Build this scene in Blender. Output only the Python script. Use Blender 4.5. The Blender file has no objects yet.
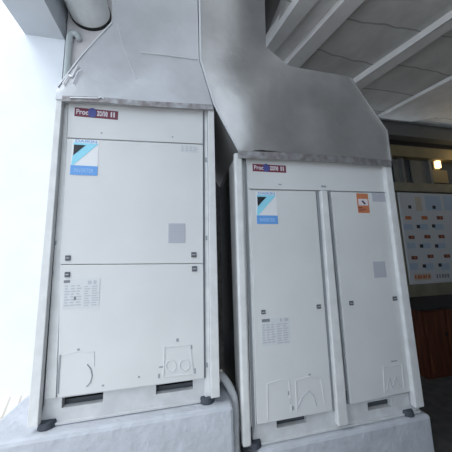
import bpy, bmesh, math, random
from mathutils import Matrix, Vector
random.seed(4)
S = bpy.context.scene
COL = S.collection
H0 = 0.60                                  # height of the condensing units' base above the floor

# ------------------------------------------------------------------ camera
def rot(rx, ry, rz):
    return Matrix.Rotation(rz, 3, 'Z') @ Matrix.Rotation(rx, 3, 'X') @ Matrix.Rotation(ry, 3, 'Y')
R = rot(0.13952, 0.02816, -0.20493)
C = Vector((0.69363, -1.33113, 0.75327 + H0))
F = 225.0
cam = bpy.data.objects.new('camera', bpy.data.cameras.new('camera'))
COL.objects.link(cam)
m = Matrix((R @ Vector((1, 0, 0)), R @ Vector((0, 0, 1)), R @ Vector((0, -1, 0)))).transposed()
cam.matrix_world = Matrix.Translation(C) @ m.to_4x4()
cam.data.sensor_width = 36
cam.data.lens = F / 452 * 36
cam.data.clip_start = 0.02
S.camera = cam

def at(px, py, Y=None, Z=None, X=None):
    """point of the place seen at a pixel, on a given vertical or level plane"""
    d = R @ Vector(((px - 226) / F, 1, -(py - 226) / F))
    if Y is not None: t = (Y - C.y) / d.y
    elif Z is not None: t = (Z - C.z) / d.z
    else: t = (X - C.x) / d.x
    return C + d * t

# ------------------------------------------------------------------ materials
def mat(name, col, rough=0.6, metal=0.0, noise=0.0, nscale=8.0, bump=0.0, bscale=40.0, spec=0.4, emit=None, es=0.0, stretch=None, col2=None, detail=6):
    M = bpy.data.materials.new(name); M.use_nodes = True
    nt = M.node_tree; b = nt.nodes['Principled BSDF']
    b.inputs['Roughness'].default_value = rough
    b.inputs['Metallic'].default_value = metal
    b.inputs['Specular IOR Level'].default_value = spec
    c = (*col, 1)
    b.inputs['Base Color'].default_value = c
    if noise or bump:
        tc = nt.nodes.new('ShaderNodeTexCoord'); mp = nt.nodes.new('ShaderNodeMapping')
        nt.links.new(tc.outputs['Object'], mp.inputs['Vector'])
        if stretch: mp.inputs['Scale'].default_value = stretch
    if noise:
        n = nt.nodes.new('ShaderNodeTexNoise'); n.inputs['Scale'].default_value = nscale; n.inputs['Detail'].default_value = detail
        nt.links.new(mp.outputs[0], n.inputs['Vector'])
        r = nt.nodes.new('ShaderNodeValToRGB')
        r.color_ramp.elements[0].position = 0.35; r.color_ramp.elements[1].position = 0.68
        dk = col2 if col2 else tuple(x * (1 - noise) for x in col)
        r.color_ramp.elements[0].color = (*dk, 1); r.color_ramp.elements[1].color = c
        nt.links.new(n.outputs['Fac'], r.inputs[0]); nt.links.new(r.outputs[0], b.inputs['Base Color'])
    if bump:
        n2 = nt.nodes.new('ShaderNodeTexNoise'); n2.inputs['Scale'].default_value = bscale; n2.inputs['Detail'].default_value = 5
        nt.links.new(mp.outputs[0], n2.inputs['Vector'])
        bp = nt.nodes.new('ShaderNodeBump'); bp.inputs['Strength'].default_value = bump; bp.inputs['Distance'].default_value = 0.02
        nt.links.new(n2.outputs['Fac'], bp.inputs['Height']); nt.links.new(bp.outputs[0], b.inputs['Normal'])
    if emit:
        b.inputs['Emission Color'].default_value = (*emit, 1); b.inputs['Emission Strength'].default_value = es
    return M

white   = mat('ivory_painted_steel', (.66, .675, .68), .42, noise=.06, nscale=3, bump=.03, bscale=6)
white2  = mat('ivory_post_steel', (.70, .715, .72), .45, noise=.12, nscale=14)
rail_m  = mat('ivory_rail_steel', (.62, .635, .65), .5, noise=.14, nscale=16)
dark    = mat('interior_shade', (.02, .022, .025), .7)
slotm   = mat('grey_tray', (.07, .08, .09), .6)
scratch = mat('grey_scuff', (.30, .33, .36), .7)
duct_m  = mat('galvanised_sheet', (.58, .595, .62), .36, metal=.6, noise=.2, nscale=3.2, bump=.45, bscale=4, detail=3)
duct2_m = mat('galvanised_sheet_weathered', (.56, .56, .56), .35, metal=.7, noise=.30, nscale=2.6, bump=.5, bscale=4, detail=3)
crease_m = mat('creased_sheet_highlight', (.66, .675, .70), .4, metal=.55)
seam_hi_m  = mat('bright_seam_and_highlight', (.70, .72, .75), .4, metal=.5)  # pale tone for seams, also for painted highlights on the hood
flash_m = mat('flashing_sheet', (.42, .43, .45), .45, metal=.5, noise=.45, nscale=22, col2=(.22, .2, .2))
conc    = mat('painted_concrete', (.50, .53, .58), .85, noise=.16, nscale=7, bump=.35, bscale=25)
ceil_m  = mat('ceiling_board', (.80, .80, .78), .95, noise=.25, nscale=2.2, bump=.3, bscale=9)
beam_m  = mat('painted_beam', (.90, .90, .90), .8, noise=.12, nscale=5)
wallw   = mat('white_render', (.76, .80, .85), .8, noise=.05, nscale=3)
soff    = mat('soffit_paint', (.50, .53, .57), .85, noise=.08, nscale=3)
wallp   = mat('pale_plaster', (.70, .68, .69), .85, noise=.15, nscale=6)
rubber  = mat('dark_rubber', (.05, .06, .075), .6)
pipe_m  = mat('grey_duct_paint', (.66, .70, .71), .5, noise=.12, nscale=6)
cond_m  = mat('conduit_plastic', (.48, .53, .54), .5)
insul   = mat('white_pipe_wrap', (.62, .64, .66), .7, bump=.3, bscale=30, noise=.2, nscale=12)
blk     = mat('black_trim', (.012, .013, .014), .8)
maroon  = mat('maroon_print', (.17, .035, .06), .5)
navy    = mat('navy_print', (.07, .08, .27), .5)
paper   = mat('label_paper', (.74, .76, .78), .5)
spec_p  = mat('grey_label', (.42, .44, .50), .5)
paper_c = mat('clear_label', (.60, .63, .65), .5)
logo_b  = mat('sky_blue_print', (.28, .66, .82), .5)
logo_k  = mat('black_print', (.018, .02, .028), .5)
bar_b   = mat('blue_print', (.13, .34, .72), .5)
pale_b  = mat('pale_blue_print', (.35, .55, .85), .5)
shade_g    = mat('grey_gap_shade', (.17, .18, .20), .8)  # painted shade for the narrow gaps between parts
shade_l   = mat('light_gap_shade', (.26, .28, .30), .8)
inkw    = mat('white_ink', (.66, .62, .66), .5)
inkg    = mat('grey_ink', (.20, .21, .23), .6)
inkl    = mat('light_grey_ink', (.46, .48, .52), .6)
orange  = mat('orange_print', (.52, .19, .09), .5)
knob_m  = mat('latch_plastic', (.10, .105, .115), .5)
coil_m  = mat('coil_fins', (.035, .045, .05), .5, noise=.6, nscale=30, stretch=(1, .15, 6))
wood    = mat('dark_red_wood', (.10, .028, .011), .6, noise=.6, nscale=5, stretch=(8, 8, .6), bump=.2, bscale=8)
fascia  = mat('cream_fascia', (.24, .20, .115), .7, noise=.2, nscale=5)
olive   = mat('olive_sill', (.23, .22, .165), .7, noise=.2, nscale=6)
framem  = mat('grey_frame', (.13, .135, .135), .6)
curtain = mat('grey_blind', (.22, .22, .20), .9, noise=.3, nscale=10, stretch=(6, 1, .5))
poster  = mat('poster_sheet', (.52, .55, .58), .45)
tint_b  = mat('poster_blue', (.36, .46, .58), .5)
tint_y  = mat('poster_buff', (.48, .43, .37), .5)
food_o  = mat('food_orange', (.45, .14, .05), .5)
food_r  = mat('food_brown', (.16, .04, .025), .5)
glassm  = mat('dusty_glass', (.05, .06, .07), .15, spec=.6)
lampm   = mat('warm_lamp', (1, .8, .45), .5, emit=(1, .72, .32), es=1.8)

# floor: boards laid at an angle
def floor_mat():
    M = bpy.data.materials.new('floor_boards'); M.use_nodes = True
    nt = M.node_tree; b = nt.nodes['Principled BSDF']; b.inputs['Roughness'].default_value = .75
    tc = nt.nodes.new('ShaderNodeTexCoord'); mp = nt.nodes.new('ShaderNodeMapping')
    mp.inputs['Rotation'].default_value = (0, 0, math.radians(66))
    nt.links.new(tc.outputs['Object'], mp.inputs['Vector'])
    br = nt.nodes.new('ShaderNodeTexBrick'); br.inputs['Scale'].default_value = 1
    br.inputs['Brick Width'].default_value = 3; br.inputs['Row Height'].default_value = .09; br.inputs['Mortar Size'].default_value = .008
    br.inputs['Color1'].default_value = (.52, .50, .47, 1); br.inputs['Color2'].default_value = (.60, .58, .55, 1); br.inputs['Mortar'].default_value = (.42, .39, .35, 1)
    nt.links.new(mp.outputs[0], br.inputs['Vector']); nt.links.new(br.outputs[0], b.inputs['Base Color'])
    return M
floor_m = floor_mat()
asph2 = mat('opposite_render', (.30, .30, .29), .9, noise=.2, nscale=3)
asph_shade = mat('shade_dark_paving', (.085, .083, .08), .9, noise=.4, nscale=12, bump=.3)  # darkened to carry shade at the right and behind the gap

# ------------------------------------------------------------------ helpers
def link(name, bm, material, parent=None, bevel=0.0, smooth=False):
    me = bpy.data.meshes.new(name)
    bmesh.ops.recalc_face_normals(bm, faces=bm.faces[:])
    bm.to_mesh(me); bm.free()
    if smooth:
        for p in me.polygons: p.use_smooth = True
    o = bpy.data.objects.new(name, me); COL.objects.link(o)
    for mm in (material if isinstance(material, (list, tuple)) else [material]): me.materials.append(mm)
    if parent is not None:
        o.parent = parent
        o.matrix_parent_inverse = Matrix.Translation(-parent.location)
    if bevel:
        md = o.modifiers.new('bevel', 'BEVEL'); md.width = bevel; md.segments = 2; md.limit_method = 'ANGLE'
    return o

def thing(name, label, cat, loc=(0, 0, 0), group=None):
    o = bpy.data.objects.new(name, None); COL.objects.link(o)
    o.location = loc; o.empty_display_size = .1
    o['label'] = label; o['category'] = cat
    if group: o['group'] = group
    return o
def tag(o, label, cat, group=None):
    o['label'] = label; o['category'] = cat
    if group: o['group'] = group
    return o
def struct(name, bm, material, bevel=0, label=None):
    o = link(name, bm, material, None, bevel); o['kind'] = 'structure'
    if label: o['label'] = label
    return o

def add_box(bm, x0, x1, y0, y1, z0, z1, mi=0):
    vs = [bm.verts.new((x, y, z)) for x in (x0, x1) for y in (y0, y1) for z in (z0, z1)]
    for f in ((0, 1, 3, 2), (4, 6, 7, 5), (0, 4, 5, 1), (2, 3, 7, 6), (0, 2, 6, 4), (1, 5, 7, 3)):
        fc = bm.faces.new([vs[i] for i in f]); fc.material_index = mi
def box(*a):
    bm = bmesh.new(); add_box(bm, *a); return bm
def add_prism(bm, pts, depth, mi=0):
    """polygon of world points, extruded back along +Y"""
    a = [bm.verts.new(p) for p in pts]; b = [bm.verts.new((p[0], p[1] + depth, p[2])) for p in pts]
    f = bm.faces.new(a); f.material_index = mi
    f = bm.faces.new(b[::-1]); f.material_index = mi
    n = len(a)
    for i in range(n):
        f = bm.faces.new((a[i], b[i], b[(i + 1) % n], a[(i + 1) % n])); f.material_index = mi
def prism(pts, depth):
    bm = bmesh.new(); add_prism(bm, pts, depth); return bm
def pane(px, Y, depth):                     # panel with its corners seen at these pixels, on the plane Y
    return prism([at(x, y, Y=Y) for x, y in px], depth)
def rect(px, Y):                            # upright rectangle around a pixel box -> x0,x1,z0,z1
    x0, y0, x1, y1 = px; cx = (x0 + x1) / 2; cy = (y0 + y1) / 2
    return at(x0, cy, Y=Y).x, at(x1, cy, Y=Y).x, at(cx, y1, Y=Y).z, at(cx, y0, Y=Y).z
def tube(pts, r, seg=16, caps=True):
    bm = bmesh.new(); rings = []
    P = [Vector(p) for p in pts]
    up = Vector((0.13, 0.31, 0.94))
    for i, p in enumerate(P):
        d = (P[min(i + 1, len(P) - 1)] - P[max(i - 1, 0)]).normalized()
        u = d.cross(up).normalized(); v = d.cross(u).normalized()
        rings.append([bm.verts.new(p + r * (math.cos(2 * math.pi * k / seg) * u + math.sin(2 * math.pi * k / seg) * v)) for k in range(seg)])
    for a, b in zip(rings, rings[1:]):
        for k in range(seg): bm.faces.new((a[k], a[(k + 1) % seg], b[(k + 1) % seg], b[k]))
    if caps: bm.faces.new(rings[0]); bm.faces.new(rings[-1][::-1])
    return bm
def bez(pts, n=12):                         # smooth path through points (Catmull-Rom)
    P = [Vector(p) for p in pts]; P = [P[0] * 2 - P[1]] + P + [P[-1] * 2 - P[-2]]; out = []
    for i in range(1, len(P) - 2):
        for k in range(n):
            t = k / n; a, b, c, d = P[i - 1:i + 3]
            out.append(.5 * ((2 * b) + (c - a) * t + (2 * a - 5 * b + 4 * c - d) * t * t + (3 * b - a - 3 * c + d) * t ** 3))
    out.append(P[-2]); return out
def strip(name, pts2, w, Y, material, parent, depth=.004):   # narrow raised line on a plane, through pixel points
    bm = bmesh.new(); P = [at(x, y, Y=Y) for x, y in pts2]
    for a, b in zip(P, P[1:]):
        d = (b - a).normalized(); n = Vector((-d.z, 0, d.x)) * w / 2
        add_prism(bm, [a - n, b - n, b + n, a + n], depth)
    return link(name, bm, material, parent)
def text(name, s, x0, x1, z0, z1, Y, material, parent, bold=0.0):
    cu = bpy.data.curves.new(name, 'FONT'); cu.body = s; cu.extrude = .0006; cu.offset = bold
    cu.align_x = 'LEFT'
    t = bpy.data.objects.new('tmp', cu); COL.objects.link(t)
    bpy.context.view_layer.update()
    me = bpy.data.meshes.new_from_object(t.evaluated_get(bpy.context.evaluated_depsgraph_get()))
    bpy.data.objects.remove(t)
    xs = [v.co.x for v in me.vertices]; ys = [v.co.y for v in me.vertices]
    ax, bx, ay, by = min(xs), max(xs), min(ys), max(ys)
    for v in me.vertices:
        x = x0 + (v.co.x - ax) / (bx - ax) * (x1 - x0); z = z0 + (v.co.y - ay) / (by - ay) * (z1 - z0)
        v.co = (x, Y - v.co.z, z)
    me.materials.clear(); me.materials.append(material); me.name = name
    o = bpy.data.objects.new(name, me); COL.objects.link(o); o.parent = parent
    o.matrix_parent_inverse = parent.matrix_parent_inverse.copy() if parent.type == 'EMPTY' and False else Matrix.Translation(-world_loc(parent))
    return o
def world_loc(o):
    return Vector(o.location) if o.parent is None else Vector((0, 0, 0))
def sub(name, bm, material, parent, **k):   # a piece under a part (parts carry world coordinates already)
    o = link(name, bm, material, None, **k); o.parent = parent
    return o
def fix_text(o): o.matrix_parent_inverse = Matrix.Identity(4) if o.parent.parent else o.matrix_parent_inverse; return o

def plate(name, px, Y, material, parent, t=.0015):
    x0, x1, z0, z1 = rect(px, Y)
    return link(name, box(x0, x1, Y - t, Y, z0, z1), material, parent), (x0, x1, z0, z1)

# ------------------------------------------------------------------ stickers shared by both units
def banner(px, Y, unit):
    b, (x0, x1, z0, z1) = plate('name_banner', px, Y, maroon, unit, .002)
    w = x1 - x0; h = z1 - z0
    e = bmesh.new()
    bmesh.ops.create_circle(e, cap_ends=True, segments=28, radius=1, matrix=Matrix.Translation((x0 + w * .40, Y - .0035, (z0 + z1) / 2 + h * .03)) @ Matrix.Diagonal((w * .10, 1, h * .56, 1)) @ Matrix.Rotation(math.pi / 2, 4, 'X'))
    r = bmesh.ops.extrude_face_region(e, geom=e.faces[:]); bmesh.ops.translate(e, vec=(0, .0015, 0), verts=[v for v in r['geom'] if isinstance(v, bmesh.types.BMVert)])
    sub('oval_emblem', e, navy, b)
    for s, a, c in (('Proc', .04, .31), ('zone', .51, .76), ('II', .83, .93)):
        fix_text(text('lettering', s, x0 + w * a, x0 + w * c, z0 + h * .22, z1 - h * .18, Y - .003, inkw, b, .02))
    return b
def logo(px, Y, unit):
    b, (x0, x1, z0, z1) = plate('maker_sticker', px, Y, paper, unit, .0012)
    w = x1 - x0; h = z1 - z0
    def P(u, v): return Vector((x0 + w * u, Y - .0026, z1 - h * v))
    bar = sub('blue_bar', prism([P(0, .74), P(1, .74), P(1, 1.0), P(0, 1.0)], .0013), bar_b, b)
    sub('blue_band', prism([P(.05, .10), P(.98, .10), P(.10, .73), P(.02, .73), P(.05, .46), P(.5, .17), P(.05, .17)], .0013), logo_b, b)
    sub('black_triangle', prism([P(.07, .16), P(.52, .16), P(.07, .47)], .0016), logo_k, b)
    fix_text(text('lettering', 'DAIKIN', x0 + w * .12, x0 + w * .92, z1 - h * .085, z1 - h * .01, Y - .0015, bar_b, b, .01))
    fix_text(text('lettering', 'INVERTER', x0 + w * .14, x0 + w * .86, z0 + h * .07, z0 + h * .18, Y - .003, pale_b, b, .01))
    return b
def rows(px, Y, parent, n, cols, material, name='printed_rows', fill=.55):
    x0, x1, z0, z1 = rect(px, Y); bm = bmesh.new(); h = (z1 - z0) / n; w = (x1 - x0) / cols
    for i in range(n):
        for j in range(cols):
            a = x0 + j * w; L = w * random.uniform(.45, .92)
            add_box(bm, a, a + L, Y - .0006, Y, z1 - (i + fill) * h, z1 - i * h - h * .1)
    return sub(name, bm, material, parent)
def latch(px, Y, unit, s_=2.6):
    x, y = px
    x0, x1, z0, z1 = rect((x - s_, y - s_, x + s_, y + s_), Y)
    o = link('latch', box(x0, x1, Y - .006, Y, z0, z1), knob_m, unit, bevel=.002)
    zc = (z0 + z1) / 2
    sub('latch_slot', box(x0 + .004, x1 - .004, Y - .0072, Y - .006, zc - .002, zc + .002), inkl, o)
def foot(px, Y, unit, base_z):
    p = at(px[0], px[1], Y=Y)
    bm = bmesh.new()
    bmesh.ops.create_cone(bm, cap_ends=True, segments=28, radius1=.043, radius2=.036, depth=.03, matrix=Matrix.Translation((p.x, Y + .05, base_z + .0155)))
    return link('rubber_foot', bm, rubber, unit, bevel=.004)

# ================================================================== UNIT 1 (single wide)
u1 = thing('condensing_unit', 'tall narrow white condensing unit with an upper and a lower panel, on the left plinth', 'air conditioner', (.45, .38, H0), 'outdoor units under the sheet metal ducts')
Zb = H0
x0c, x1c = at(44, 300, Y=.03).x, at(210, 300, Y=.03).x
ztop = at(213.5, 108, Y=-.006).z - .012
# casing; a near-black box stands in for the shade behind the base openings
bm = bmesh.new(); add_box(bm, x0c, x1c, .05, .765, Zb + .15, ztop)
link('casing', bm, white, u1, bevel=.004)
link('base_dark_box', box(x0c + .01, x1c - .01, .12, .74, Zb + .005, Zb + .149), dark, u1)
Yd = .022
p = link('header_panel', pane([(68.5, 100.8), (203, 108.2), (203, 143.6), (66.8, 137.4)], .026, .022), white, u1, bevel=.003)
up = link('upper_panel', pane([(66.7, 138.4), (203, 144.6), (203.3, 263.3), (60.3, 264.3)], Yd, .026), white, u1, bevel=.003)
lo = link('lower_panel', pane([(60.2, 264.9), (203.3, 263.9), (204.2, 378.5), (57.2, 397.8)], Yd, .026), white, u1, bevel=.003)
link('corner_column', pane([(62.5, 100.6), (68.2, 101), (55.6, 398), (42, 400)], .034, .016), white2, u1, bevel=.002)
link('corner_column', pane([(203.8, 108.5), (208.5, 108.8), (211.3, 399), (205, 400)], .034, .016), white2, u1, bevel=.002)
# base rail with two fork openings
def rail(unit, quad, slots, Y, depth=.03, name='base_rail'):
    """quad: pixel corners tl,tr,br,bl; slots: pixel boxes of the openings"""
    tl, tr, br, bl = [at(x, y, Y=Y) for x, y in quad]
    zt = max(tl.z, tr.z); zb = (bl.z + br.z) / 2; xa = (tl.x + bl.x) / 2; xb = (tr.x + br.x) / 2
    ss = [rect(s, Y) for s in slots]
    bm = bmesh.new()
    sz0 = sum(s[2] for s in ss) / len(ss); sz1 = sum(s[3] for s in ss) / len(ss)
    add_box(bm, xa, xb, Y, Y + depth, zb, sz0)
    if zt > sz1 + .002: add_box(bm, xa, xb, Y, Y + depth, sz1, zt)
    cur = xa
    for s in ss:
        add_box(bm, cur, s[0], Y, Y + depth, sz0, sz1); cur = s[1]
    add_box(bm, cur, xb, Y, Y + depth, sz0, sz1)
    add_box(bm, xa, xb, Y - .012, Y + depth, zb - .006, zb + .004)   # bottom lip
    bmesh.ops.remove_doubles(bm, verts=bm.verts[:], dist=.0001)
    o = link(name, bm, rail_m, unit)
    for s in ss:
        link('fork_opening_liner', box(s[0] - .004, s[1] + .004, Y + depth + .004, Y + depth + .008, sz0 - .003, sz0 + (sz1 - sz0) * .45), slotm, unit)
    return zb
rail(u1, [(42, 399), (211, 378), (211.3, 399.5), (40, 424)], [(62, 394.5, 103, 405), (156, 383, 193, 392)], .045)
l = link('corner_post', pane([(56, 99.6), (62, 100), (37.5, 427), (26.5, 428)], 0, .03), white2, u1, bevel=.003)
r = link('corner_post', pane([(208, 108.4), (214, 108.6), (220, 397), (211, 398.8)], 0, .03), white2, u1, bevel=.003)
for px in ((42.5, 427), (208, 399)): foot(px, .0, u1, Zb - .037)
link('gap_shade', pane([(61.6, 101), (64.0, 101), (43.6, 405), (39.4, 424)], .031, .0025), rubber, u1)  # strips coloured dark as the shade between post, column and panel
link('gap_shade', pane([(203.1, 109), (204.4, 109), (205.7, 378), (204.0, 378)], .028, .006), shade_g, u1)
link('gap_shade', pane([(207.0, 109), (208.4, 109), (211.4, 396), (210.2, 396)], .0325, .0015), scratch, u1)
# small hinge marks on columns
for x, y in ((55.5, 243), (52.5, 273), (50.0, 306), (206, 160), (206.5, 238), (207, 365)):
    x0, x1, z0, z1 = rect((x - .9, y - 2.2, x + .9, y + 2.2), .034)
    link('hinge', box(x0, x1, .031, .034, z0, z1), scratch, u1)
for q in ((68, 258), (67.5, 274.5), (193.8, 254.8), (194.4, 268.8)): latch(q, Yd, u1)
banner((74.6, 109.5, 118, 118.0), .026, u1)
logo((71.3, 139.8, 98.2, 175.3), Yd, u1)
b, _ = plate('wiring_label', (63.5, 279, 99.5, 308), Yd, paper_c, u1)
rows((63.8, 279.8, 75, 283), Yd - .0015, b, 1, 1, inkg, fill=.95)
rows((64.5, 285, 82, 307), Yd - .0015, b, 8, 3, inkl)
rows((84, 285.5, 99, 306.5), Yd - .0015, b, 9, 2, inkl)
rows((88, 280, 99, 284.5), Yd - .0015, b, 1, 2, inkl, fill=.9)
rows((74, 296, 77.5, 300), Yd - .0015, b, 1, 1, inkg, fill=.95)
b, _ = plate('spec_label', (168.5, 223.5, 185.3, 243), Yd, spec_p, u1)
rows((169, 224, 185, 242.6), Yd - .0015, b, 12, 5, inkl)
b, _ = plate('caution_label', (181, 145.8, 198, 152.2), Yd, paper_c, u1)
rows((181.5, 146.4, 197.5, 151.8), Yd - .0015, b, 3, 4, inkl)
# pressed knock-out outlines and scuffs on the lower panel
strip('pressed_edge', [(60, 355), (58.3, 375), (57.7, 394)], .006, Yd - .003, scratch, u1)
strip('pressed_edge', [(60.5, 355), (80, 351), (94, 352), (94, 366)], .003, Yd - .002, white2, u1, .002)
strip('pressed_edge', [(87, 364.5), (90.5, 369), (92, 376), (90, 383), (86, 387)], .0045, Yd - .003, scratch, u1)
strip('pressed_edge', [(163.5, 376), (164.5, 347), (190, 345.2), (193, 372)], .0045, Yd - .003, white2, u1)
strip('pressed_edge', [(163, 377), (191, 374.4)], .004, Yd - .003, white2, u1)
for cx, cy in ((171, 366), (184.5, 365)):
    strip('pressed_edge', [(cx + 5 * math.cos(a * .524), cy + 5.5 * math.sin(a * .524)) for a in range(13)], .0035, Yd - .003, white2, u1)
for x, y, a, c in ((78.5, 349.5, 1.3, 1), (177.5, 340, 1.3, 1.6), (159, 376, 1, 2.2), (161, 367, 2, .7), (195, 371, .8, 2.6), (103, 385.5, 1.2, .8), (139, 377, 1, .8), (191.6, 347, .7, 2), (101.5, 133, .7, .7), (172.5, 137, .7, .7)):
    Yk = Yd if y > 145 else .026
    x0, x1, z0, z1 = rect((x - a, y - c, x + a, y + c), Yk)
    link('scuff_mark', box(x0, x1, Yk - .0012, Yk, z0, z1), scratch, u1)

# ================================================================== UNIT 2 (double wide)
Z2 = H0 - .273
u2 = thing('condensing_unit', 'wide white condensing unit with two tall doors, on the right plinth', 'air conditioner', (1.66, .39, Z2), 'outdoor units under the sheet metal ducts')
xa, xb = at(246, 300, Y=.045).x, at(400, 300, Y=.045).x
zt2 = at(391.5, 164, Y=0).z - .012
bm = box(xa, xb, .06, .775, Z2 + .16, zt2)
link('casing', bm, white, u2, bevel=.004)
link('side_coil', box(xa - .012, xa - .001, .058, .775, Z2 + .02, zt2 - .002), coil_m, u2)
xpl = (at(234.2, 152, Y=.01).x + at(243, 449, Y=.01).x) / 2
link('side_panel', box(xpl + .008, xpl + .019, .052, .20, Z2 + .01, zt2 - .004), white2, u2, bevel=.004)
link('base_dark_box', box(xa + .01, xb - .01, .13, .75, Z2 + .005, Z2 + .159), dark, u2)  # near-black box as the shade inside the base
Y2 = .032
link('header_panel', pane([(246, 155), (384.5, 164.4), (387, 192), (248.5, 188.5)], .036, .022), white, u2, bevel=.003)
link('door', pane([(250.5, 190), (315.8, 191), (333, 410.8), (257, 425)], Y2, .026), white, u2, bevel=.004)
link('door', pane([(331.3, 191.6), (386, 193.2), (414, 391), (351, 404.8)], Y2, .026), white, u2, bevel=.004)
link('corner_column', pane([(245, 158), (250, 158), (256.2, 425), (251, 427)], .042, .016), white2, u2, bevel=.002)
link('corner_column', pane([(384, 165), (389, 165), (417, 390), (414.5, 391)], .045, .014), white2, u2, bevel=.002)
link('gap_shade', pane([(244.4, 158), (246.4, 158), (255, 424), (252.6, 440)], .0405, .0015), shade_l, u2)  # strips coloured as the shade in the grooves beside posts and pillar
link('gap_shade', pane([(386.3, 194), (387.6, 194), (415.4, 391), (413.8, 391)], .0405, .0015), shade_l, u2)
link('gap_shade', pane([(316, 191), (319, 191), (336, 411), (333, 411)], .044, .006), shade_l, u2)
link('gap_shade', pane([(327.8, 191), (331.2, 191), (350.9, 404), (348, 404)], .044, .006), shade_l, u2)
link('centre_pillar', pane([(321.2, 190.2), (327.6, 190.4), (349, 425.2), (338.8, 427.4)], .016, .04), white2, u2, bevel=.006)
link('door_stop', pane([(319.2, 191), (321.4, 191), (338.6, 411), (335.8, 411)], .04, .012), white2, u2)
rail(u2, [(252, 425), (417, 391), (418.5, 408.5), (254, 446)], [(276.5, 417.5, 307, 426), (367.5, 399.5, 391.5, 408)], .055)
link('corner_post', pane([(234.2, 152.2), (242.6, 152.8), (252, 447), (243, 449)], .01, .04), white2, u2, bevel=.012)
link('corner_post', pane([(384.6, 164.2), (391.4, 164.6), (425, 407), (416.2, 409)], .01, .04), white2, u2, bevel=.008)
for px in ((257, 450), (413, 410)): foot(px, .012, u2, Z2 - .037)
for q in ((263.2, 312), (318.5, 306.5), (351, 303), (394.5, 298.5)): latch(q, Y2, u2, 2.1)
banner((252.6, 164.8, 285.8, 172.0), .036, u2)
logo((256.2, 192, 277, 224), Y2, u2)
b, _ = plate('wiring_label', (261.5, 318, 290, 345), Y2, paper_c, u2)
rows((261.8, 318.6, 270.5, 322.2), Y2 - .0015, b, 1, 1, inkg, fill=.95)
rows((262.5, 324, 276, 344), Y2 - .0015, b, 8, 3, inkl)
rows((277, 323, 289.5, 344), Y2 - .0015, b, 9, 2, inkl)
rows((280, 317.8, 288.5, 321.5), Y2 - .0015, b, 1, 2, inkl, fill=.9)
b, _ = plate('spec_label', (373.3, 261.5, 385.6, 277.6), Y2, spec_p, u2)
rows((373.6, 262, 385.4, 277.4), Y2 - .0015, b, 12, 4, inkl, fill=.8)
b, _ = plate('caution_label', (372, 192.8, 385, 201.6), Y2, spec_p, u2)
rows((372.5, 193.4, 384.5, 201.2), Y2 - .0015, b, 4, 3, inkl)
b, (x0, x1, z0, z1) = plate('warning_sticker', (357.2, 193.6, 368.6, 213), Y2, orange, u2)
b['label'] = 'orange warning sticker with a white middle'
h = z1 - z0; w = x1 - x0
sub('white_square', box(x0 + w * .1, x1 - w * .08, Y2 - .0022, Y2 - .0015, z0 + h * .38, z1 - h * .28), inkw, b)
sub('black_symbol', prism([Vector((x0 + w * .36, Y2 - .003, z0 + h * .62)), Vector((x0 + w * .5, Y2 - .003, z0 + h * .64)), Vector((x0 + w * .74, Y2 - .003, z0 + h * .46)), Vector((x0 + w * .6, Y2 - .003, z0 + h * .44))], .0008), logo_k, b)
rows((358.5, 207, 367.5, 212), Y2 - .0015, b, 3, 1, maroon)
strip('pressed_edge', [(268, 420), (267.5, 384), (280, 380), (289, 379.5), (292, 412)], .004, Y2 - .003, white2, u2)
strip('pressed_edge', [(297, 412), (296, 381), (310, 376.5), (321, 378), (325, 404)], .004, Y2 - .003, white2, u2)
strip('pressed_edge', [(298, 408), (302, 398), (309, 391), (314, 396), (317, 406)], .004, Y2 - .003, inkl, u2, .003)
strip('pressed_edge', [(385, 393), (383.5, 367), (402, 364), (404.5, 389)], .004, Y2 - .003, white2, u2)
strip('pressed_edge', [(387.5, 391), (389.5, 378), (393, 388), (396, 377), (401, 388)], .0035, Y2 - .003, inkl, u2, .003)
for x, y, a, c in ((309.5, 374.5, 1.2, .8), (288.5, 393, .7, 2), (290.5, 401, .7, 3), (394, 361, 3, .5), (323.5, 186.5, 2.4, 1), (280, 184.5, 1.5, .6), (293, 408, 1, 2)):
    Yk = Y2 if y > 192 else .036
    x0, x1, z0, z1 = rect((x - a, y - c, x + a, y + c), Yk)
    link('scuff_mark', box(x0, x1, Yk - .0012, Yk, z0, z1), scratch, u2)

# ================================================================== DUCTS
def sheet_duct(root, V, front, outline, back, material, name='duct_body'):
    bm = bmesh.new()
    vs = {k: bm.verts.new(at(x, y, Y=Y)) for k, (x, y, Y) in V.items()}
    bs = {k: bm.verts.new((vs[k].co.x, back, vs[k].co.z)) for k in outline}
    for f in front: bm.faces.new([vs[k] for k in f])
    bm.faces.new([bs[k] for k in outline][::-1])
    n = len(outline)
    for i in range(n):
        a, b = outline[i], outline[(i + 1) % n]
        bm.faces.new((vs[a], bs[a], bs[b], vs[b]))
    o = link(name, bm, material, root)
    for p in o.data.polygons: p.use_smooth = True
    o.data.set_sharp_from_angle(angle=math.radians(34))
    return o
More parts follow.
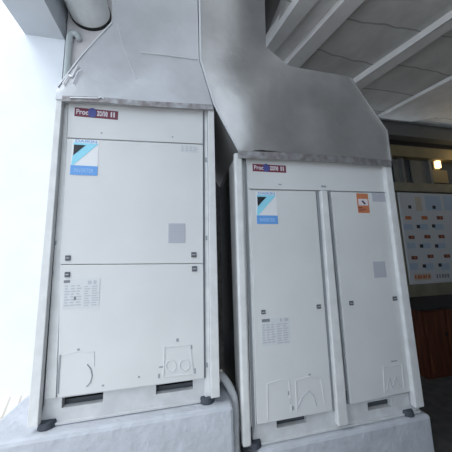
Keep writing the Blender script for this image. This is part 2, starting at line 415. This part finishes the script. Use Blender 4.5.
# duct over unit 1: a hood narrowing to a riser
d1 = thing('exhaust_duct', 'silver sheet metal duct hood above the narrow condensing unit, narrowing from the left', 'duct', (.45, .36, ztop), 'sheet metal ducts over the units')
V = dict(A=(55.3, 99, -.006), B=(213.5, 108, -.006), A2=(57, 87, -.006), A3=(92, 43, .02), T1=(112, 22, .04), T3=(112, -24, .04),
         T4=(197, -24, .0), T2=(199, 60, .0), K=(137, 80, -.018), M=(150, 54, -.004), K2=(72, 86, -.016))
sheet_duct(d1, V, [('A', 'B', 'K'), ('A', 'K', 'K2'), ('A', 'K2', 'A2'), ('A2', 'K2', 'A3'), ('K2', 'K', 'A3'), ('A3', 'K', 'T1'), ('K', 'M', 'T1'), ('K', 'B', 'T2', 'M'), ('T1', 'M', 'T2'), ('T1', 'T2', 'T4', 'T3')],
           ['A', 'B', 'T2', 'T4', 'T3', 'T1', 'A3', 'A2'], .72, duct_m)
def pstrip(name, P, w, material, parent, th=.006):   # strip following 3-D points
    bm = bmesh.new()
    for a, b in zip(P, P[1:]):
        d = (b - a).normalized(); n = Vector((-d.z, 0, d.x)).normalized() * w / 2; o = Vector((0, -th, 0))
        vs = [bm.verts.new(q) for q in (a - n, b - n, b + n, a + n, a - n + o, b - n + o, b + n + o, a + n + o)]
        for f in ((0, 1, 2, 3), (4, 7, 6, 5), (0, 4, 5, 1), (1, 5, 6, 2), (2, 6, 7, 3), (3, 7, 4, 0)): bm.faces.new([vs[i] for i in f])
    return link(name, bm, material, parent)
pstrip('flashing', [at(62.5, 98.8, Y=-.012), at(100, 100, Y=-.013), at(140, 103.5, Y=-.014), at(213, 107.5, Y=-.012)], .034, flash_m, d1, .004)
pstrip('flashing_ridge', [at(70, 97.8, Y=-.018), at(98, 98.4, Y=-.018), at(101.5, 97.0, Y=-.018), at(104, 99, Y=-.018)], .006, seam_hi_m, d1, .004)
pstrip('folded_seam', [at(57.8, 87, Y=-.008), at(65, 78, Y=-.003), at(72, 68.5, Y=.004), at(83, 54.5, Y=.012), at(92.5, 44, Y=.02), at(112, 23, Y=.038)], .007, seam_hi_m, d1, .005)  # pale strip also stands in for the highlight on the hood edge
pstrip('crease_highlight', [at(63, 84, Y=-.016), at(69, 75, Y=-.010), at(72, 77, Y=-.012), at(78, 65, Y=-.006)], .008, seam_hi_m, d1, .004)  # short pale strips painted as highlights on the creased sheet
pstrip('crease_highlight', [at(73, 83, Y=-.020), at(78, 72, Y=-.014), at(82, 70, Y=-.014)], .005, seam_hi_m, d1, .004)
pstrip('crease_highlight', [at(117, 24, Y=.034), at(122, 43, Y=.014), at(129, 62, Y=-.004), at(136, 79, Y=-.019)], .004, crease_m, d1, .003)
pstrip('crease_highlight', [at(141, 53, Y=-.003), at(160, 54.5, Y=-.006), at(198, 59.5, Y=-.003)], .004, crease_m, d1, .003)
# duct over unit 2: riser beside the first, cranked over to the wide unit
d2 = thing('exhaust_duct', 'dull grey cranked sheet metal duct spreading out above the wide condensing unit', 'duct', (1.6, .37, zt2), 'sheet metal ducts over the units')
V = dict(a=(238.5, 152, .0), b=(391.5, 164, .0), c=(387.5, 131, .0), d=(350.5, 77, .0), e=(289, 66, .0), g=(266, 47, -.01), h=(264, -24, .0),
         i=(198.6, -24, .0), j=(200.6, 60, .0), k=(214.8, 106, .0), m=(238, 112, -.045), n=(262, 76, -.06), q=(262, 150, -.006))
sheet_duct(d2, V, [('h', 'i', 'j', 'g'), ('g', 'j', 'n'), ('j', 'k', 'm'), ('j', 'm', 'n'), ('k', 'a', 'm'), ('g', 'n', 'e'), ('n', 'm', 'q'), ('m', 'a', 'q'), ('n', 'q', 'e'), ('e', 'q', 'b', 'c'), ('e', 'c', 'd')],
           ['a', 'b', 'c', 'd', 'e', 'g', 'h', 'i', 'j', 'k'], .74, duct2_m)
pstrip('folded_seam', [at(199, -20, Y=-.004), at(200.4, 60, Y=-.004), at(214.4, 106, Y=-.004)], .012, seam_hi_m, d2, .006)
pstrip('folded_seam', [at(214.6, 106, Y=-.003), at(226, 128, Y=-.003), at(238, 150, Y=-.003)], .010, seam_hi_m, d2, .006)
pstrip('folded_seam', [at(390.7, 161, Y=-.003), at(386.7, 131, Y=-.003), at(350, 78, Y=-.003)], .008, duct2_m, d2, .006)
pstrip('flashing', [at(238, 154.5, Y=-.004), at(290, 156.5, Y=-.005), at(340, 159.5, Y=-.005), at(391, 163.5, Y=-.004)], .05, flash_m, d2, .004)

# ================================================================== PLINTHS
def plinth(x0, x1, y0, y1, z0, z1, label):
    bm = box(x0, x1, y0, y1, z0, z1)
    es = [e for e in bm.edges]
    o = link('concrete_plinth', bm, conc, None, bevel=.018)
    return tag(o, label, 'plinth', 'concrete plinths under the units')
pz1 = H0 - .037; pz2 = Z2 - .037
px1 = at(233.5, 410, Y=-.02).x; px2 = at(432.3, 412, Y=-.0).x
plinth(-.215, px1, -.03, .95, 0, pz1, 'taller pale concrete plinth at lower left, under the narrow unit')
plinth(px1 + .14, px2, .012, .95, 0, pz2, 'lower concrete plinth at lower right, under the wide unit')

# insulated pipe arching between the units
pe = at(235.7, 440, Y=.10)
pp = bez([at(214.5, 383, Y=.17), at(221, 376.5, Y=.14), at(228, 384, Y=.115), at(233.5, 397, Y=.10), at(235.4, 413, Y=.10), pe, (pe.x, pe.y, .25), (pe.x, pe.y, .0)], 8)
pi_ = link('insulated_pipe', tube(pp, .023, 18), insul, None, smooth=True)
tag(pi_, 'white wrapped pipe arching down between the left plinth and the wide unit', 'pipe')

# ================================================================== BUILDING SHELL
YW = 1.6
struct('floor', box(-9, 1.2, -6, YW + .3, -.1, 0), floor_m)
struct('floor_right', box(1.2, 8, -6, YW + .3, -.1, 0), asph_shade)  # coloured dark to carry the deep shade on the right
zh = 5.2
zl = at(30, 35, Y=YW).z
xl = at(25, 34, Y=YW).x
xr = at(65, 40, Y=YW).x
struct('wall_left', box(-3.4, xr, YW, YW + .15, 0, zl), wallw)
struct('wall_back', box(xr + .012, .3, YW, YW + .15, 0, zh), wallp)
struct('wall_back_shade', box(.3, 3.3, YW, YW + .15, 0, zh), asph_shade)  # dark colour stands in for the shade seen between the units
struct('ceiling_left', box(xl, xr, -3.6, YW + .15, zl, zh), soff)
zc = H0 + 3.0
XD = 1.66
# ribbed lower ceiling over the units
def ceiling_mat():
    M = ceil_m.copy(); M.name = 'ceiling_board_seamed'
    nt = M.node_tree; b = nt.nodes['Principled BSDF']
    tc = nt.nodes.new('ShaderNodeTexCoord'); nz = nt.nodes.new('ShaderNodeTexNoise'); nz.inputs['Scale'].default_value = 1.6
    nt.links.new(tc.outputs['Object'], nz.inputs['Vector'])
    mx = nt.nodes.new('ShaderNodeVectorMath'); mx.operation = 'MULTIPLY_ADD'; mx.inputs[1].default_value = (.22, .22, 0)
    nt.links.new(nz.outputs['Color'], mx.inputs[0]); nt.links.new(tc.outputs['Object'], mx.inputs[2])
    br = nt.nodes.new('ShaderNodeTexBrick'); br.inputs['Scale'].default_value = 1; br.inputs['Brick Width'].default_value = 40; br.inputs['Row Height'].default_value = .40
    br.inputs['Mortar Size'].default_value = .010; br.inputs['Mortar Smooth'].default_value = .4
    br.inputs['Color1'].default_value = (1, 1, 1, 1); br.inputs['Color2'].default_value = (.93, .93, .93, 1); br.inputs['Mortar'].default_value = (.60, .60, .60, 1)
    nt.links.new(mx.outputs[0], br.inputs['Vector'])
    src = b.inputs['Base Color'].links[0].from_socket
    ml = nt.nodes.new('ShaderNodeMix'); ml.data_type = 'RGBA'; ml.blend_type = 'MULTIPLY'; ml.inputs[0].default_value = 1
    nt.links.new(src, ml.inputs[6]); nt.links.new(br.outputs[0], ml.inputs[7]); nt.links.new(ml.outputs[2], b.inputs['Base Color'])
    return M
bm = box(XD, 8, -3.6, YW + .2, zc + .075, zc + .24)
struct('ceiling', bm, ceiling_mat())
# drops between the ceiling levels, added to close off a void and keep it dark
struct('ceiling_edge', box(1.1, 1.18, -3.6, YW, zc + .0, zh), beam_m)
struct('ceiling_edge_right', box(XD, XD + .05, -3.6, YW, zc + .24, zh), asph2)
struct('ceiling_high', box(xr - .1, XD, -3.6, YW + .15, zh, zh + .12), beam_m)
def ybeam(l0, l1, z0, z1, sl=.015):
    """beam under the ceiling; l0, l1: left and right edge lines, each two points at the soffit level"""
    def ext(l, Y):
        a, b = l; t = (Y - a.y) / (b.y - a.y); return a.x + (b.x - a.x) * t
    bm = bmesh.new(); R_ = []
    for Y in (-3.6, YW - .001):
        x0, x1 = ext(l0, Y), ext(l1, Y)
        R_.append([bm.verts.new(q) for q in ((x0, Y, z0), (x1, Y, z0), (x1, Y, z1), (x0 - sl, Y, z1))])
    a, b = R_
    bm.faces.new(a); bm.faces.new(b[::-1])
    for i in range(4): bm.faces.new((a[i], b[i], b[(i + 1) % 4], a[(i + 1) % 4]))
    o = link('ceiling_beam', bm, beam_m); o['kind'] = 'structure'; return o
def ln(a, b, Z=None): return [at(*a, Z=Z or zc), at(*b, Z=Z or zc)]
A0, A1 = ln((266, 48), (297, 3)), ln((273, 54), (316, 3))
B0, B1 = ln((284, 67), (342, 3)), ln((300, 67), (362, 3))
ybeam(A0, A1, zc, zc + .125)
ybeam(B0, B1, zc, zc + .08)
ybeam([A1[0] + Vector((.004, 0, 0)), A1[1] + Vector((.004, 0, 0))], [B0[0] - Vector((.02, 0, 0)), B0[1] - Vector((.02, 0, 0))], zc + .05, zc + .12, 0)
ybeam(ln((357.5, 82), (441, 26)), ln((361.5, 89), (441, 36)), zc, zc + .08)
ybeam(ln((383, 117), (441, 87)), ln((396, 126), (441, 118)), zc + .03, zc + .08)
# right hand shop front: lintel, fascia, transom windows, sill, board, counter, door
ya = YW - .02
def band(name, y0, y1, Yf, Yb, material, xa=3.3, xb=8, kind=True, px=420):
    z1 = at(px, y0, Y=Yf).z; z0 = at(px, y1, Y=Yf).z
    o = link(name, box(xa, xb, Yf, Yb, z0, z1), material, None, bevel=.004)
    if kind: o['kind'] = 'structure'
    return z0, z1
band('trim_1', 127, 137.5, YW - .12, YW + .15, framem)
band('trim_2', 137.9, 146.5, YW + .02, YW + .15, blk)
f0, f1 = band('trim_3', 147, 157.5, YW - .05, YW + .15, fascia)
w0, w1 = band('trim_4', 183, 191.5, YW - .03, YW + .15, olive)
# wall behind the board down to the counter
zb0 = at(420, 284, Y=YW).z
o = struct('wall_right', box(3.3, 8, YW + .03, YW + .15, zb0 - .02, w0), olive)
band('trim_5', 285, 298.5, YW - .10, YW + .15, olive)
o = struct('wall_right_lower', box(3.3, 8, YW + .10, YW + .2, 0, at(420, 299, Y=YW + .1).z), blk)
o = struct('wall_right_upper', box(3.3, 8, YW + .10, YW + .2, at(420, 126, Y=YW).z, zc + .2), framem)
# transom window
z0w, z1w = w1 - .0, f0
z1w = f0; z0w = at(420, 183, Y=YW - .03).z
win = link('window_1', box(3.3, 8, YW + .09, YW + .10, z0w, z1w), glassm); win['kind'] = 'structure'
for a, c, mm in ((394, 401, curtain), (411, 427, curtain), ):
    xa_, xb_ = at(a, 170, Y=YW + .07).x, at(c, 170, Y=YW + .07).x
    sub('window_blind', box(xa_, xb_, YW + .06, YW + .08, z0w, z1w), mm, win)
for a in (402.5, 430):
    xa_ = at(a, 170, Y=YW).x
    sub('window_mullion', box(xa_, xa_ + .05, YW, YW + .09, z0w, z1w), framem, win)
# warm lamp glowing at the end of the transom
lx0, lx1, lz0, lz1 = rect((436, 161, 440, 168), YW + .02)
lamp = thing('wall_lamp', 'small warm lit lamp in the transom at the right edge', 'lamp', ((lx0 + lx1) / 2, YW + .03, lz0))
link('lamp_shade', box(lx0, lx1, YW - .0, YW + .05, lz0, lz1), lampm, lamp, bevel=.01)
link('lamp_bracket', box(lx0 - .02, lx1 + .02, YW + .05, YW + .085, lz0 - .03, lz1 + .01), fascia, lamp, bevel=.004)
x0, x1, z0, z1 = rect((433, 170, 448, 183), YW + .03)
link('lamp_backplate', box(x0, x1, YW + .03, YW + .06, z0 + .005, lz0 - .031), fascia, lamp, bevel=.004)
# picture board
bd = thing('menu_board', 'pale picture board with rows of small food photos, behind the wide unit', 'sign', (4.3, YW, w0 - 1.4))
bx0 = at(399.5, 200, Y=YW - .01).x; bx1 = 6.2
bz1 = at(420, 193, Y=YW - .01).z; bz0 = at(420, 286, Y=YW - .01).z
link('board_panel', box(bx0, bx1, YW - .01, YW + .02, bz0, bz1), poster, bd, bevel=.004)
YB = YW - .011
def cell(nm, px, m_, dy=.001):
    x0, x1, z0, z1 = rect(px, YB)
    return link(nm, box(x0, x1, YB - dy, YB, z0, z1), m_, bd)
cell('printed_panel', (402, 196, 422, 210), poster); cell('buff_panel', (415.5, 197, 421.5, 211), tint_y, .0018)
cell('blue_panel', (425.5, 196, 441, 210.5), tint_b); cell('blue_panel', (443.5, 196, 460, 210.5), tint_b)
dots = [(409.7, 207), (434, 207.3), (418.3, 226.6), (433.6, 226), (421.5, 246), (436.6, 246), (424.3, 266), (440, 265)]
for x, y in dots: cell('dark_picture', (x - 1.6, y - 1.7, x + 1.6, y + 1.7), logo_k, .002)
foods = [(408.3, 217.8, food_o), (424.5, 217.8, food_o), (439.8, 217.8, food_r), (411.5, 237.3, food_r), (427.3, 236.7, food_r), (441.5, 236.5, food_r), (414.5, 257.8, food_r), (430.5, 256.3, food_r), (447, 256, food_r)]
for x, y, f in foods:
    cell('food_picture', (x - 3.0, y - 1.7, x + 3.0, y + 1.7), f, .002)
    cell('food_highlight', (x - .5, y - .9, x + 1.6, y + .5), food_o, .003)
for y0, y1, xs in ((213, 231, (404, 419.5, 435)), (232.5, 249.5, (407, 422, 437)), (251.5, 271, (409.5, 425, 441))):
    for x in xs:
        cell('blue_panel', (x, (y0 + y1) / 2 + 2, x + 8.5, y1 - 1.2), tint_b)
xx0, xx1, zz0, zz1 = rect((414.5, 274.5, 431, 279), YB)
t = link('caption_strip', box(xx0, xx1, YB - .001, YB, zz0 - .02, zz1 + .02), tint_y, bd)
rows((414.8, 274.6, 431, 278.8), YB - .0015, t, 1, 6, food_o, fill=.95)
rows((436.5, 273.5, 450, 278), YB - .0015, t, 1, 5, inkg, fill=.95)
# low wooden cupboard standing beyond the right plinth
YC = .78
cx0 = at(421, 309, Y=YC).x; cz1 = at(430, 307, Y=YC).z
cb = thing('wooden_cupboard', 'low dark reddish wooden cupboard at the right edge, beyond the lower plinth', 'cupboard', (cx0 + .6, YC + .25, 0))
link('cupboard_body', box(cx0, cx0 + 1.2, YC + .02, YC + .5, .0, cz1 - .03), wood, cb, bevel=.004)
link('cupboard_top', box(cx0 - .03, cx0 + 1.23, YC - .02, YC + .52, cz1 - .03, cz1), blk, cb, bevel=.006)
for k in range(4):
    a = cx0 + .045 + k * .29
    dd = link('cupboard_door', box(a, a + .265, YC, YC + .019, .06, cz1 - .05), wood, cb, bevel=.004)
    sub('door_knob', box(a + .235, a + .25, YC - .02, YC, cz1 - .32, cz1 - .28), blk, dd)
# unseen right side and street side walls that keep the arcade dim on the right
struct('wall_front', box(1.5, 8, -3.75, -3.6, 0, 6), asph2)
struct('wall_right_end', box(8, 8.15, -3.6, YW + .15, 0, zc + .2), wallp)

# ------------------------------------------------------------------ round duct and conduit, top left
pc = at(91, 14.5, Y=YW); rr = (at(111, 12, Y=YW).x - at(70.5, 12, Y=YW).x) / 2
Lp = 1.0
rd = thing('round_duct', 'large round grey duct running out of the wall at top left', 'duct', (pc.x, YW, pc.z))
bm = tube([(pc.x, YW - .001, pc.z), (pc.x - .01, YW - Lp, pc.z + .02)], rr, 48)
link('duct_tube', bm, pipe_m, rd, smooth=False)
bm = bmesh.new()
tr = [((rr - .01 + .02 * (k in (1, 2))), YW - .035 * (k in (2, 3)) - .001) for k in range(4)]
n = 48; rings = [[bm.verts.new((pc.x + r_ * math.cos(2 * math.pi * i / n), y_, pc.z + r_ * math.sin(2 * math.pi * i / n))) for i in range(n)] for r_, y_ in tr]
for k in range(4):
    a, b = rings[k], rings[(k + 1) % 4]
    for i in range(n): bm.faces.new((a[i], a[(i + 1) % n], b[(i + 1) % n], b[i]))
link('wall_collar', bm, blk, rd)
xk = xr + .075; yk = YW - .05; zk = at(70, 36, Y=yk).z
q = [(xk + .11, yk, zk - .03), (xk + .085, yk, zk + .035), (xk + .03, yk, zk + .04), (xk, yk, zk - .04), (xk, yk, zk - .4), (xk, yk, zk - 1.4), (xk, yk, 1.2), (xk, yk, .0)]
cd = link('conduit', tube(bez(q, 6), .035, 14), cond_m, None, smooth=True)
tag(cd, 'slim pale conduit with a hooked top on the wall below the round duct', 'pipe')

# ------------------------------------------------------------------ light
W = bpy.data.worlds.new('sky'); S.world = W; W.use_nodes = True
bg = W.node_tree.nodes['Background']; bg.inputs[0].default_value = (.79, .885, 1, 1); bg.inputs[1].default_value = 1.0
sun = bpy.data.objects.new('sun', bpy.data.lights.new('sun', 'SUN')); COL.objects.link(sun)
sun.data.energy = 1.8; sun.data.angle = math.radians(34); sun.data.color = (.97, .98, 1)
d = Vector((.45, .30, -.84)); sun.rotation_euler = d.to_track_quat('-Z', 'Y').to_euler()
warm = bpy.data.objects.new('shop_glow', bpy.data.lights.new('shop_glow', 'POINT')); COL.objects.link(warm)
warm.data.energy = 1.6; warm.data.color = (1, .75, .4); warm.data.shadow_soft_size = .08
warm.location = (lx1 + .25, YW - .35, lz1 - .02)

S.view_settings.view_transform = 'Standard'; S.view_settings.look = 'None'
S.view_settings.exposure = 0.78; S.view_settings.gamma = 1
S.view_settings.use_curve_mapping = False
